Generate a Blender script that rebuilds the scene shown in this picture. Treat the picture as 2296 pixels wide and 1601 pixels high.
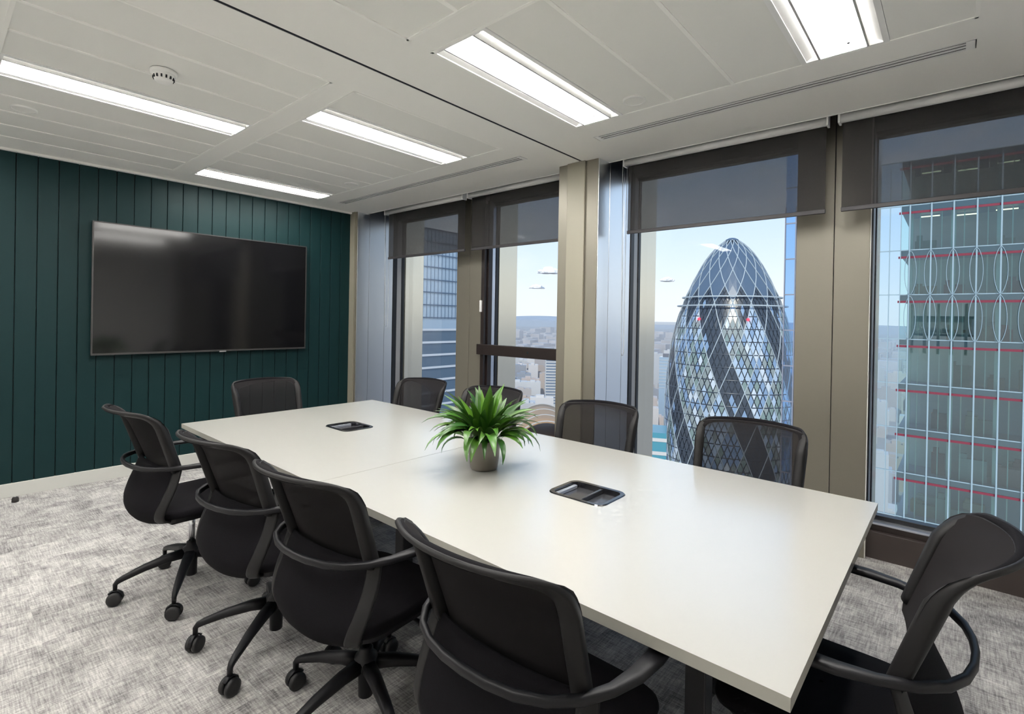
import bpy, bmesh, math, random
from mathutils import Vector, Matrix
random.seed(7)
PI = math.pi
for o in list(bpy.data.objects):
    bpy.data.objects.remove(o)
SC = bpy.context.scene
COL = SC.collection

# ------------------------------------------------------------------ camera
cam_d = bpy.data.cameras.new('camera')
cam = bpy.data.objects.new('camera', cam_d)
COL.objects.link(cam)
R_ = Vector((0.75404674, 0.65657886, 0.01782454))
U_ = Vector((-0.01605755, -0.00870181, 0.9998332))
F_ = Vector((-0.65662445, 0.75420719, -0.00398148))
cam.matrix_world = Matrix(((R_.x, U_.x, -F_.x, 5.4549), (R_.y, U_.y, -F_.y, -1.4434), (R_.z, U_.z, -F_.z, 1.4358), (0, 0, 0, 1)))
cam_d.sensor_fit = 'HORIZONTAL'
cam_d.sensor_width = 36.0
cam_d.lens = 1145.6614 / 2296 * 36
cam_d.shift_x = -0.33 / 2296
cam_d.shift_y = -81.41 / 2296
cam_d.clip_start = 0.05
cam_d.clip_end = 60000
SC.camera = cam

# ------------------------------------------------------------------ sky, sun, exposure
world = bpy.data.worlds.new('sky')
SC.world = world
world.use_nodes = True
wn = world.node_tree
wn.nodes.clear()
w_out = wn.nodes.new('ShaderNodeOutputWorld')
w_bg = wn.nodes.new('ShaderNodeBackground')
w_bg.inputs['Strength'].default_value = 0.78
w_tc = wn.nodes.new('ShaderNodeTexCoord')
w_sep = wn.nodes.new('ShaderNodeSeparateXYZ')
w_ramp = wn.nodes.new('ShaderNodeValToRGB')
cr = w_ramp.color_ramp
cr.elements[0].position = 0.0
cr.elements[0].color = (0.86, 0.87, 0.91, 1)
cr.elements[1].position = 1.0
cr.elements[1].color = (0.16, 0.34, 0.72, 1)
for p_, c_ in ((0.05, (0.84, 0.88, 0.95, 1)), (0.12, (0.72, 0.82, 0.96, 1)), (0.30, (0.45, 0.64, 0.94, 1))):
    e_ = cr.elements.new(p_)
    e_.color = c_
w_noise = wn.nodes.new('ShaderNodeTexNoise')
w_noise.inputs['Scale'].default_value = 5.0
w_noise.inputs['Detail'].default_value = 6.0
w_noise.inputs['Roughness'].default_value = 0.6
w_map = wn.nodes.new('ShaderNodeMapping')
w_map.inputs['Scale'].default_value = (1, 1, 3.5)
w_cl = wn.nodes.new('ShaderNodeMapRange')
w_cl.inputs['From Min'].default_value = 0.52
w_cl.inputs['From Max'].default_value = 0.75
w_cl.inputs['To Max'].default_value = 0.55
w_mix = wn.nodes.new('ShaderNodeMix')
w_mix.data_type = 'RGBA'
w_mix.inputs[7].default_value = (0.92, 0.92, 0.93, 1)
L = wn.links
L.new(w_tc.outputs['Generated'], w_sep.inputs[0])
L.new(w_sep.outputs['Z'], w_ramp.inputs[0])
L.new(w_tc.outputs['Generated'], w_map.inputs[0])
L.new(w_map.outputs[0], w_noise.inputs['Vector'])
L.new(w_noise.outputs[0], w_cl.inputs[0])
L.new(w_cl.outputs[0], w_mix.inputs[0])
L.new(w_ramp.outputs[0], w_mix.inputs[6])
L.new(w_mix.outputs[2], w_bg.inputs[0])
L.new(w_bg.outputs[0], w_out.inputs[0])

sun_d = bpy.data.lights.new('sun', 'SUN')
sun_d.energy = 1.75
sun_d.angle = 0.009
sun_d.color = (1.0, 0.93, 0.82)
sun = bpy.data.objects.new('sun', sun_d)
COL.objects.link(sun)
sun.rotation_euler = Vector((-0.30, 0.72, -0.62)).to_track_quat('-Z', 'Y').to_euler()

SC.view_settings.view_transform = 'Standard'
SC.view_settings.look = 'None'
SC.view_settings.exposure = 0.66
SC.view_settings.gamma = 1.0
SC.view_settings.use_curve_mapping = False
SC.cycles.use_denoising = True
SC.cycles.max_bounces = 10
SC.cycles.diffuse_bounces = 5
SC.cycles.glossy_bounces = 4
SC.cycles.transparent_max_bounces = 14
SC.cycles.adaptive_threshold = 0.05
SC.cycles.volume_bounces = 0
SC.cycles.sample_clamp_indirect = 8.0
SC.cycles.caustics_reflective = False
SC.cycles.caustics_refractive = False
LAMP = 28.5     # radiance of the ceiling light diffusers

# ------------------------------------------------------------------ materials
MATS = {}


def new_mat(name):
    m = bpy.data.materials.new(name)
    m.use_nodes = True
    nt = m.node_tree
    b = nt.nodes['Principled BSDF']
    MATS[name] = m
    return m, nt, b


def P(name, col, rough=0.5, metal=0.0, spec=0.5, coat=0.0, emit=None, es=0.0, bump=None, vary=None):
    m, nt, b = new_mat(name)
    b.inputs['Base Color'].default_value = (*col, 1)
    b.inputs['Roughness'].default_value = rough
    b.inputs['Metallic'].default_value = metal
    b.inputs['Specular IOR Level'].default_value = spec
    b.inputs['Coat Weight'].default_value = coat
    if emit:
        b.inputs['Emission Color'].default_value = (*emit, 1)
        b.inputs['Emission Strength'].default_value = es
    if vary:        # (scale, amount) mottled value on object coordinates
        tc = nt.nodes.new('ShaderNodeTexCoord')
        n = nt.nodes.new('ShaderNodeTexNoise')
        n.inputs['Scale'].default_value = vary[0]
        n.inputs['Detail'].default_value = 4
        mr = nt.nodes.new('ShaderNodeMapRange')
        mr.inputs['To Min'].default_value = 1 - vary[1]
        mr.inputs['To Max'].default_value = 1 + vary[1]
        hs = nt.nodes.new('ShaderNodeHueSaturation')
        hs.inputs['Color'].default_value = (*col, 1)
        nt.links.new(tc.outputs['Object'], n.inputs['Vector'])
        nt.links.new(n.outputs[0], mr.inputs[0])
        nt.links.new(mr.outputs[0], hs.inputs['Value'])
        nt.links.new(hs.outputs[0], b.inputs['Base Color'])
    if bump:        # (scale, strength)
        tc = nt.nodes.new('ShaderNodeTexCoord')
        n = nt.nodes.new('ShaderNodeTexNoise')
        n.inputs['Scale'].default_value = bump[0]
        bp = nt.nodes.new('ShaderNodeBump')
        bp.inputs['Strength'].default_value = bump[1]
        bp.inputs['Distance'].default_value = 0.002
        nt.links.new(tc.outputs['Object'], n.inputs['Vector'])
        nt.links.new(n.outputs[0], bp.inputs['Height'])
        nt.links.new(bp.outputs[0], b.inputs['Normal'])
    return m


def see_through(name, col, trans, rough=0.8, tint=(1, 1, 1), translucent=0.0):
    """woven cloth: a share of the light passes straight through the holes"""
    m, nt, b = new_mat(name)
    b.inputs['Base Color'].default_value = (*col, 1)
    b.inputs['Roughness'].default_value = rough
    t = nt.nodes.new('ShaderNodeBsdfTransparent')
    t.inputs[0].default_value = (*tint, 1)
    mx = nt.nodes.new('ShaderNodeMixShader')
    mx.inputs[0].default_value = trans
    src = b.outputs[0]
    if translucent:
        tl = nt.nodes.new('ShaderNodeBsdfTranslucent')
        tl.inputs[0].default_value = (*col, 1)
        m2 = nt.nodes.new('ShaderNodeMixShader')
        m2.inputs[0].default_value = translucent
        nt.links.new(b.outputs[0], m2.inputs[1])
        nt.links.new(tl.outputs[0], m2.inputs[2])
        src = m2.outputs[0]
    nt.links.new(src, mx.inputs[1])
    nt.links.new(t.outputs[0], mx.inputs[2])
    nt.links.new(mx.outputs[0], nt.nodes['Material Output'].inputs[0])
    return m


def thin_glass(name, tint, ior=1.45, rough=0.0, extra=0.0):
    """a thin pane: light passes straight through, the rest mirrors (Fresnel)"""
    m, nt, b = new_mat(name)
    nt.nodes.remove(b)
    t = nt.nodes.new('ShaderNodeBsdfTransparent')
    t.inputs[0].default_value = (*tint, 1)
    g = nt.nodes.new('ShaderNodeBsdfGlossy')
    g.inputs['Roughness'].default_value = rough
    f = nt.nodes.new('ShaderNodeFresnel')
    f.inputs[0].default_value = ior
    a = nt.nodes.new('ShaderNodeMath')
    a.operation = 'ADD'
    a.use_clamp = True
    a.inputs[1].default_value = extra
    mx = nt.nodes.new('ShaderNodeMixShader')
    nt.links.new(f.outputs[0], a.inputs[0])
    nt.links.new(a.outputs[0], mx.inputs[0])
    nt.links.new(t.outputs[0], mx.inputs[1])
    nt.links.new(g.outputs[0], mx.inputs[2])
    nt.links.new(mx.outputs[0], nt.nodes['Material Output'].inputs[0])
    return m


def carpet_mat():
    m, nt, b = new_mat('carpet')
    b.inputs['Roughness'].default_value = 0.95
    b.inputs['Specular IOR Level'].default_value = 0.1
    tc = nt.nodes.new('ShaderNodeTexCoord')
    oi = nt.nodes.new('ShaderNodeObjectInfo')
    add = nt.nodes.new('ShaderNodeVectorMath')
    add.operation = 'ADD'
    rnd = nt.nodes.new('ShaderNodeMath')
    rnd.operation = 'MULTIPLY'
    rnd.inputs[1].default_value = 57.0
    nt.links.new(oi.outputs['Random'], rnd.inputs[0])
    nt.links.new(tc.outputs['Object'], add.inputs[0])
    nt.links.new(rnd.outputs[0], add.inputs[1])

    def streak(sc, s, d, rough=0.6):
        mp = nt.nodes.new('ShaderNodeMapping')
        mp.inputs['Scale'].default_value = sc
        n = nt.nodes.new('ShaderNodeTexNoise')
        n.inputs['Scale'].default_value = s
        n.inputs['Detail'].default_value = d
        n.inputs['Roughness'].default_value = rough
        nt.links.new(add.outputs[0], mp.inputs[0])
        nt.links.new(mp.outputs[0], n.inputs['Vector'])
        return n.outputs[0]
    a = streak((14, 1.0, 1), 12.0, 4)
    c = streak((1.0, 14, 1), 12.0, 4)
    big = streak((1, 1, 1), 7.0, 3)
    fine = streak((1, 1, 1), 180.0, 2)

    def math_(op, x, y):
        n = nt.nodes.new('ShaderNodeMath')
        n.operation = op
        for i, v in enumerate((x, y)):
            if isinstance(v, (int, float)):
                n.inputs[i].default_value = v
            else:
                nt.links.new(v, n.inputs[i])
        return n.outputs[0]
    s1 = math_('ADD', math_('MULTIPLY', a, 0.36), math_('MULTIPLY', c, 0.36))
    s2 = math_('ADD', s1, math_('MULTIPLY', big, 0.34))
    s3 = math_('ADD', s2, math_('MULTIPLY', fine, 0.16))
    s4 = math_('ADD', s3, math_('MULTIPLY', math_('SUBTRACT', oi.outputs['Random'], 0.5), 0.05))
    rp = nt.nodes.new('ShaderNodeValToRGB')
    e = rp.color_ramp.elements
    e[0].position = 0.47
    e[0].color = (0.130, 0.124, 0.127, 1)
    e[1].position = 0.74
    e[1].color = (0.58, 0.563, 0.54, 1)
    mid = e.new(0.61)
    mid.color = (0.345, 0.332, 0.324, 1)
    nt.links.new(s4, rp.inputs[0])
    nt.links.new(rp.outputs[0], b.inputs['Base Color'])
    bp = nt.nodes.new('ShaderNodeBump')
    bp.inputs['Strength'].default_value = 0.4
    bp.inputs['Distance'].default_value = 0.003
    nt.links.new(s3, bp.inputs['Height'])
    nt.links.new(bp.outputs[0], b.inputs['Normal'])
    return m


def obj_random_mat(name, cols, rough=0.5, metal=0.0, spec=0.5, coat=0.0):
    """colour picked per object along a ramp"""
    m, nt, b = new_mat(name)
    b.inputs['Roughness'].default_value = rough
    b.inputs['Metallic'].default_value = metal
    b.inputs['Specular IOR Level'].default_value = spec
    b.inputs['Coat Weight'].default_value = coat
    oi = nt.nodes.new('ShaderNodeObjectInfo')
    rp = nt.nodes.new('ShaderNodeValToRGB')
    e = rp.color_ramp.elements
    e[0].color = (*cols[0], 1)
    e[1].color = (*cols[-1], 1)
    for i, c in enumerate(cols[1:-1]):
        k = e.new((i + 1) / (len(cols) - 1))
        k.color = (*c, 1)
    nt.links.new(oi.outputs['Random'], rp.inputs[0])
    nt.links.new(rp.outputs[0], b.inputs['Base Color'])
    return m


carpet_mat()
P('green_paint', (0.0045, 0.0225, 0.0245), 0.5, spec=0.2, bump=(60, 0.05))
P('green_groove', (0.004, 0.010, 0.012), 0.7)
P('white_paint', (0.90, 0.89, 0.86), 0.6)
P('skirting_white', (0.50, 0.50, 0.47), 0.5)
P('ceiling_white', (0.93, 0.925, 0.89), 0.55)
P('panel_white', (0.85, 0.85, 0.815), 0.6)
P('joint_white', (0.96, 0.955, 0.92), 0.5)
P('fixture_white', (0.90, 0.90, 0.89), 0.35)
P('lamp_diffuser', (0.9, 0.9, 0.9), 0.5, emit=(1.0, 0.975, 0.93), es=LAMP)
P('rail_grey', (0.42, 0.42, 0.41), 0.4)
P('slot_dark', (0.016, 0.018, 0.026), 0.7, spec=0.2)
P('beige_metal', (0.20, 0.185, 0.15), 0.38, metal=0.35, vary=(2.0, 0.03))
P('light_beige', (0.27, 0.252, 0.20), 0.45, metal=0.15)
P('frame_brown', (0.018, 0.012, 0.011), 0.4)
P('frame_black', (0.008, 0.009, 0.012), 0.35)
P('frame_grey', (0.42, 0.41, 0.40), 0.35, metal=0.5)
P('sill_blue_grey', (0.62, 0.66, 0.74), 0.25, metal=0.7)
P('upstand_brown', (0.040, 0.030, 0.027), 0.5)
P('fin_metal', (0.78, 0.70, 0.56), 0.22, metal=1.0)
thin_glass('window_glass', (0.96, 0.985, 0.985), 1.22)
see_through('blind_fabric', (0.050, 0.047, 0.046), 0.33, translucent=0.25)
P('blind_bar', (0.03, 0.028, 0.032), 0.5)
P('blind_tube', (0.72, 0.72, 0.72), 0.35)
P('chain_grey', (0.55, 0.57, 0.60), 0.4)
lm_ = P('laminate', (0.40, 0.395, 0.368), 0.4, spec=0.4, coat=1.0, vary=(6, 0.008))
lm_.node_tree.nodes['Principled BSDF'].inputs['Coat IOR'].default_value = 1.85
lm_.node_tree.nodes['Principled BSDF'].inputs['Coat Roughness'].default_value = 0.20
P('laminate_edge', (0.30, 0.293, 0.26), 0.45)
P('tray_black', (0.012, 0.012, 0.015), 0.18, coat=0.4)
P('tray_grey', (0.035, 0.035, 0.04), 0.2)
P('steel_black', (0.015, 0.015, 0.018), 0.4)
P('chair_plastic', (0.007, 0.007, 0.009), 0.45, spec=0.3)
P('chair_fabric', (0.0055, 0.005, 0.0065), 0.9, spec=0.12, bump=(500, 0.3))
P('chair_strip', (0.0095, 0.009, 0.0095), 0.5, spec=0.25)
m_ = see_through('chair_mesh', (0.011, 0.0098, 0.0105), 0.17, rough=0.95)
m_.node_tree.nodes['Principled BSDF'].inputs['Specular IOR Level'].default_value = 0.12
# a thick knit: its holes close up when looked at from the side
nt_ = m_.node_tree
lw_ = nt_.nodes.new('ShaderNodeLayerWeight')
lw_.inputs[0].default_value = 0.5
mr_ = nt_.nodes.new('ShaderNodeMapRange')
mr_.inputs['From Min'].default_value = 0.0
mr_.inputs['From Max'].default_value = 0.45
mr_.inputs['To Min'].default_value = 0.18
mr_.inputs['To Max'].default_value = 0.015
nt_.links.new(lw_.outputs['Facing'], mr_.inputs[0])
nt_.links.new(mr_.outputs[0], [n for n in nt_.nodes if n.type == 'MIX_SHADER'][-1].inputs[0])
P('chrome', (0.62, 0.63, 0.66), 0.2, metal=1.0)
P('rubber', (0.010, 0.010, 0.011), 0.5)
P('tv_body', (0.035, 0.033, 0.033), 0.4)
P('tv_screen', (0.006, 0.006, 0.007), 0.10, spec=0.7)
P('badge', (0.6, 0.6, 0.6), 0.3, metal=0.8)
P('detector_white', (0.85, 0.85, 0.83), 0.4)
P('pot_taupe', (0.135, 0.12, 0.098), 0.35, coat=0.15)
P('soil', (0.018, 0.013, 0.009), 0.95, bump=(80, 0.8))
obj_random_mat('leaf', [(0.018, 0.070, 0.010), (0.040, 0.125, 0.012), (0.085, 0.20, 0.018), (0.025, 0.085, 0.012)], 0.35, spec=0.5)
P('black_rubber', (0.012, 0.010, 0.010), 0.6)

# ------------------------------------------------------------------ mesh helpers


class MB:
    """collects vertices and faces for ONE mesh"""

    def __init__(s):
        s.v = []
        s.f = []
        s.m = []
        s.smooth = []

    def quad(s, a, b, c, d, mi=0, sm=False):
        n = len(s.v)
        s.v += [tuple(a), tuple(b), tuple(c), tuple(d)]
        s.f.append((n, n + 1, n + 2, n + 3))
        s.m.append(mi)
        s.smooth.append(sm)

    def box(s, x0, x1, y0, y1, z0, z1, mi=0, ch=0.0):
        if ch > 0:
            return s.chbox(x0, x1, y0, y1, z0, z1, ch, mi)
        n = len(s.v)
        s.v += [(x0, y0, z0), (x1, y0, z0), (x1, y1, z0), (x0, y1, z0), (x0, y0, z1), (x1, y0, z1), (x1, y1, z1), (x0, y1, z1)]
        for q in ((0, 3, 2, 1), (4, 5, 6, 7), (0, 1, 5, 4), (1, 2, 6, 5), (2, 3, 7, 6), (3, 0, 4, 7)):
            s.f.append(tuple(n + i for i in q))
            s.m.append(mi)
            s.smooth.append(False)
        return s

    def chbox(s, x0, x1, y0, y1, z0, z1, c, mi=0):
        bm = bmesh.new()
        bmesh.ops.create_cube(bm, size=1)
        for v in bm.verts:
            v.co = Vector(((x0 + x1) / 2 + v.co.x * (x1 - x0), (y0 + y1) / 2 + v.co.y * (y1 - y0), (z0 + z1) / 2 + v.co.z * (z1 - z0)))
        bmesh.ops.bevel(bm, geom=list(bm.edges), offset=c, segments=2, affect='EDGES', profile=0.5)
        s.take(bm, mi)
        return s

    def take(s, bm, mi=0, sm=False):
        n = len(s.v)
        bm.verts.index_update()
        s.v += [tuple(v.co) for v in bm.verts]
        for f in bm.faces:
            s.f.append(tuple(n + v.index for v in f.verts))
            s.m.append(mi)
            s.smooth.append(sm)
        bm.free()

    def lathe(s, prof, c=(0, 0, 0), seg=24, mi=0, sm=True, axis='z', cap=True):
        """prof: list of (radius, height)"""
        n = len(s.v)
        for r, h in prof:
            for i in range(seg):
                a = 2 * PI * i / seg
                p = (r * math.cos(a), r * math.sin(a), h)
                if axis == 'x':
                    p = (h, r * math.cos(a), r * math.sin(a))
                if axis == 'y':
                    p = (r * math.sin(a), h, r * math.cos(a))
                s.v.append((c[0] + p[0], c[1] + p[1], c[2] + p[2]))
        for j in range(len(prof) - 1):
            for i in range(seg):
                k = (i + 1) % seg
                s.f.append((n + j * seg + i, n + j * seg + k, n + (j + 1) * seg + k, n + (j + 1) * seg + i))
                s.m.append(mi)
                s.smooth.append(sm)
        if cap:
            s.f.append(tuple(n + i for i in range(seg))[::-1])
            s.f.append(tuple(n + (len(prof) - 1) * seg + i for i in range(seg)))
            s.m += [mi, mi]
            s.smooth += [False, False]
        return s

    def sweep(s, pts, ups, ws, hs, mi=0, closed=False, n=8, e=0.55, sm=True):
        """super-elliptic section swept along pts; ups = thickness direction, ws = width, hs = thickness"""
        N = len(pts)
        pts = [Vector(p) for p in pts]
        base = len(s.v)
        for i, p in enumerate(pts):
            a = pts[(i - 1) % N] if (closed or i > 0) else p
            b = pts[(i + 1) % N] if (closed or i < N - 1) else p
            t = (b - a).normalized()
            up = Vector(ups[i] if isinstance(ups, list) else ups)
            side = t.cross(up)
            if side.length < 1e-6:
                side = t.cross(Vector((0.3, 0.5, 0.8)))
            side.normalize()
            up = side.cross(t).normalized()
            w = ws[i] if isinstance(ws, list) else ws
            h = hs[i] if isinstance(hs, list) else hs
            for k in range(n):
                an = 2 * PI * (k + 0.5) / n
                ca, sa = math.cos(an), math.sin(an)
                q = p + side * (math.copysign(abs(ca) ** e, ca) * w / 2) + up * (math.copysign(abs(sa) ** e, sa) * h / 2)
                s.v.append(tuple(q))
        for i in range(N if closed else N - 1):
            j = (i + 1) % N
            for k in range(n):
                l = (k + 1) % n
                s.f.append((base + i * n + k, base + i * n + l, base + j * n + l, base + j * n + k))
                s.m.append(mi)
                s.smooth.append(sm)
        if not closed:
            s.f.append(tuple(base + k for k in range(n))[::-1])
            s.f.append(tuple(base + (N - 1) * n + k for k in range(n)))
            s.m += [mi, mi]
            s.smooth += [False, False]
        return s

    def grid(s, fn, nu, nv, mi=0, sm=True):
        n = len(s.v)
        for j in range(nv + 1):
            for i in range(nu + 1):
                s.v.append(tuple(fn(i / nu, j / nv)))
        for j in range(nv):
            for i in range(nu):
                a = n + j * (nu + 1) + i
                s.f.append((a, a + 1, a + nu + 2, a + nu + 1))
                s.m.append(mi)
                s.smooth.append(sm)
        return s

    def shell(s, fn, nu, nv, th, mi=0):
        """closed thick sheet over a grid function; th = offset vector or callable"""
        g = [[Vector(fn(i / nu, j / nv)) for i in range(nu + 1)] for j in range(nv + 1)]
        n = len(s.v)
        W = nu + 1

        def normal(i, j):
            a = g[j][min(i + 1, nu)] - g[j][max(i - 1, 0)]
            b = g[min(j + 1, nv)][i] - g[max(j - 1, 0)][i]
            c = a.cross(b)
            return c.normalized() if c.length > 1e-9 else Vector((0, 0, 1))
        for off in (-th / 2, th / 2):
            for j in range(nv + 1):
                for i in range(nu + 1):
                    s.v.append(tuple(g[j][i] + normal(i, j) * off))
        M = W * (nv + 1)
        for j in range(nv):
            for i in range(nu):
                a = n + j * W + i
                s.f.append((a, a + W, a + W + 1, a + 1))
                s.f.append((a + M, a + M + 1, a + M + W + 1, a + M + W))
                s.m += [mi, mi]
                s.smooth += [True, True]
        rim = [j * W for j in range(nv + 1)] + [nv * W + i for i in range(1, nu + 1)] + [j * W + nu for j in range(nv - 1, -1, -1)] + [i for i in range(nu - 1, 0, -1)]
        for k in range(len(rim)):
            a, b = n + rim[k], n + rim[(k + 1) % len(rim)]
            s.f.append((a, a + M, b + M, b))
            s.m.append(mi)
            s.smooth.append(False)
        return s

    def prism(s, outline, z0, z1, mi=0):
        n = len(s.v)
        k = len(outline)
        s.v += [(x, y, z0) for x, y in outline] + [(x, y, z1) for x, y in outline]
        s.f.append(tuple(n + i for i in range(k))[::-1])
        s.f.append(tuple(n + k + i for i in range(k)))
        s.m += [mi, mi]
        s.smooth += [False, False]
        for i in range(k):
            j = (i + 1) % k
            s.f.append((n + i, n + j, n + k + j, n + k + i))
            s.m.append(mi)
            s.smooth.append(False)
        return s

    def mesh(s, name, mats):
        me = bpy.data.meshes.new(name)
        me.from_pydata(s.v, [], s.f)
        for m in (mats if isinstance(mats, (list, tuple)) else [mats]):
            me.materials.append(MATS[m])
        me.polygons.foreach_set('material_index', s.m)
        me.polygons.foreach_set('use_smooth', s.smooth)
        me.update()
        return me

    def build(s, name, mats, parent=None, loc=None):
        return link(name, s.mesh(name, mats), parent, loc)


def link(name, data, parent=None, loc=None, rot=None):
    o = bpy.data.objects.new(name, data)
    COL.objects.link(o)
    if loc is not None:
        o.location = loc
    if rot is not None:
        o.rotation_euler = rot
    if parent is not None:
        o.parent = parent
    return o


def tag(o, label, cat, group=None, kind=None):
    o['label'] = label
    o['category'] = cat
    if group:
        o['group'] = group
    if kind:
        o['kind'] = kind
    return o


def thing(name, label, cat, loc=(0, 0, 0), rz=0.0, group=None):
    o = link(name, None, None, loc, (0, 0, rz))
    o.empty_display_size = 0.1
    return tag(o, label, cat, group)


def struct(o):
    o['kind'] = 'structure'
    return o


def box(name, mat, x0, x1, y0, y1, z0, z1, parent=None, ch=0.0):
    return MB().box(x0, x1, y0, y1, z0, z1, 0, ch).build(name, mat, parent)


def rrect(w, h, r, seg=5, cx=0.0, cy=0.0):
    out = []
    for sx, sy, a0 in ((1, 1, 0), (-1, 1, 90), (-1, -1, 180), (1, -1, 270)):
        for i in range(seg + 1):
            a = math.radians(a0 + 90 * i / seg)
            out.append((cx + sx * (w / 2 - r) + r * math.cos(a), cy + sy * (h / 2 - r) + r * math.sin(a)))
    return out


# ------------------------------------------------------------------ room shell
ZC = 2.6585
X0, X1, Y0, Y1 = 0.0, 7.2, -3.1, 2.40
floor = struct(box('floor', 'slot_dark', X0 - .2, X1 + .2, Y0 - .2, Y1 + .2, -0.12, -0.006))
pl = MB().box(0.0001, 0.2499, 0.0001, 0.9999, -0.006, 0.0).mesh('carpet_plank', 'carpet')
ix = 0
x = X0
while x < X1 - .01:
    y = Y0 - (ix % 2) * 0.5
    while y < Y1:
        o = link('carpet_plank', pl, floor, (x, y, 0))
        y0, y1 = max(y, Y0), min(y + 1.0, Y1 + .15)
        o.location.y = y0
        o.scale = (1, max(0.05, y1 - y0), 1)
        y += 1.0
    x += 0.25
    ix += 1

# green boarded wall
wl = struct(box('wall_left', 'green_groove', -0.20, -0.014, Y0, 1.87, 0.0, ZC + .1))
bd = MB().box(-0.014, 0.0, 0.002, 0.1215, 0.105, ZC, 0, 0.003).mesh('board', 'green_paint')
y = 1.868 - 0.1245
while y > Y0 - 0.1:
    link('board', bd, wl, (0, y, 0))
    y -= 0.1245
struct(box('baseboard_left', 'skirting_white', -0.014, 0.012, Y0, 1.87, 0.0, 0.105, ch=0.003))
struct(box('wall_back', 'white_paint', -0.2, X1 + .2, Y0 - .2, Y0, 0.0, ZC + .2))
struct(box('wall_right', 'white_paint', X1, X1 + .2, Y0, 2.5, 0.0, ZC + .2))

# window wall: upstand below, header above
ww = struct(box('wall_window', 'upstand_brown', -0.2, X1 + .2, 2.40, 2.60, -0.12, 0.165, ch=0.003))
box('sill_step', 'frame_brown', -0.2, X1, 2.432, 2.60, 0.165, 0.200, ww)
box('sill_ledge', 'sill_blue_grey', -0.2, X1, 2.436, 2.60, 0.200, 0.212, ww)
box('head_panel', 'slot_dark', -0.2, X1 + .2, 2.44, 2.62, 2.64, 3.05, ww)
box('pocket_lining', 'slot_dark', -0.2, X1 + .2, 2.03, 2.44, 2.84, 3.0, ww)

# columns and mullions of the window wall
tr = struct(box('trim_1', 'beige_metal', -0.25, 0.122, 1.875, 2.44, 0.0, 2.84))
box('column_facing', 'light_beige', 0.0, 0.10, 1.862, 1.875, 0.0, ZC, tr)
tr = struct(box('trim_2', 'beige_metal', 3.035, 3.395, 1.88, 2.44, 0.0, 2.84))
box('column_facing', 'light_beige', 3.125, 3.288, 1.862, 1.88, 0.0, ZC, tr, 0.003)
for n_, xa, xs, xb in (('trim_3', 1.335, 1.535, 1.75), ('trim_4', 4.64, 4.855, 5.045)):
    tr = struct(box(n_, 'slot_dark', xa + .01, xb - .01, 2.372, 2.56, 0.0, 2.84))
    box('mullion_panel', 'beige_metal', xa, xs - .002, 2.36, 2.56, 0.0, 2.84, tr, 0.002)
    box('mullion_panel', 'beige_metal', xs + .002, xb, 2.36, 2.56, 0.0, 2.84, tr, 0.002)
for tn, xb in (('trim_3', 1.75), ('trim_4', 5.045)):
    box('edge_strip', 'white_paint', xb, xb + .004, 2.364, 2.425, 0.0, 2.84, bpy.data.objects[tn])
struct(box('trim_5', 'beige_metal', 6.34, 6.70, 1.88, 2.44, 0.0, 2.84))
# reveal joints (fine shadow lines)
P('satin_aluminium', (0.88, 0.89, 0.90), 0.28, metal=1.0)
for tn, xr in (('trim_1', 0.122), ('trim_2', 3.395), ('trim_5', 6.70)):
    par = bpy.data.objects[tn]
    for ya, yb in ((1.884, 2.045), (2.049, 2.270), (2.274, 2.388)):
        box('reveal_panel', 'satin_aluminium', xr, xr + .006, ya, yb, 0.0, 2.84, par, 0.001)

# exterior fins between the panes
for i, (xa, xb) in enumerate(((-0.25, 0.125), (1.335, 1.752), (3.035, 3.398), (4.64, 5.047), (6.34, 6.70))):
    f_ = struct(MB().box(xa, xb, 2.585, 2.88, -3.0, 5.0, 0, 0.004).build('trim_%d' % (6 + i), 'fin_metal'))

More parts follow.
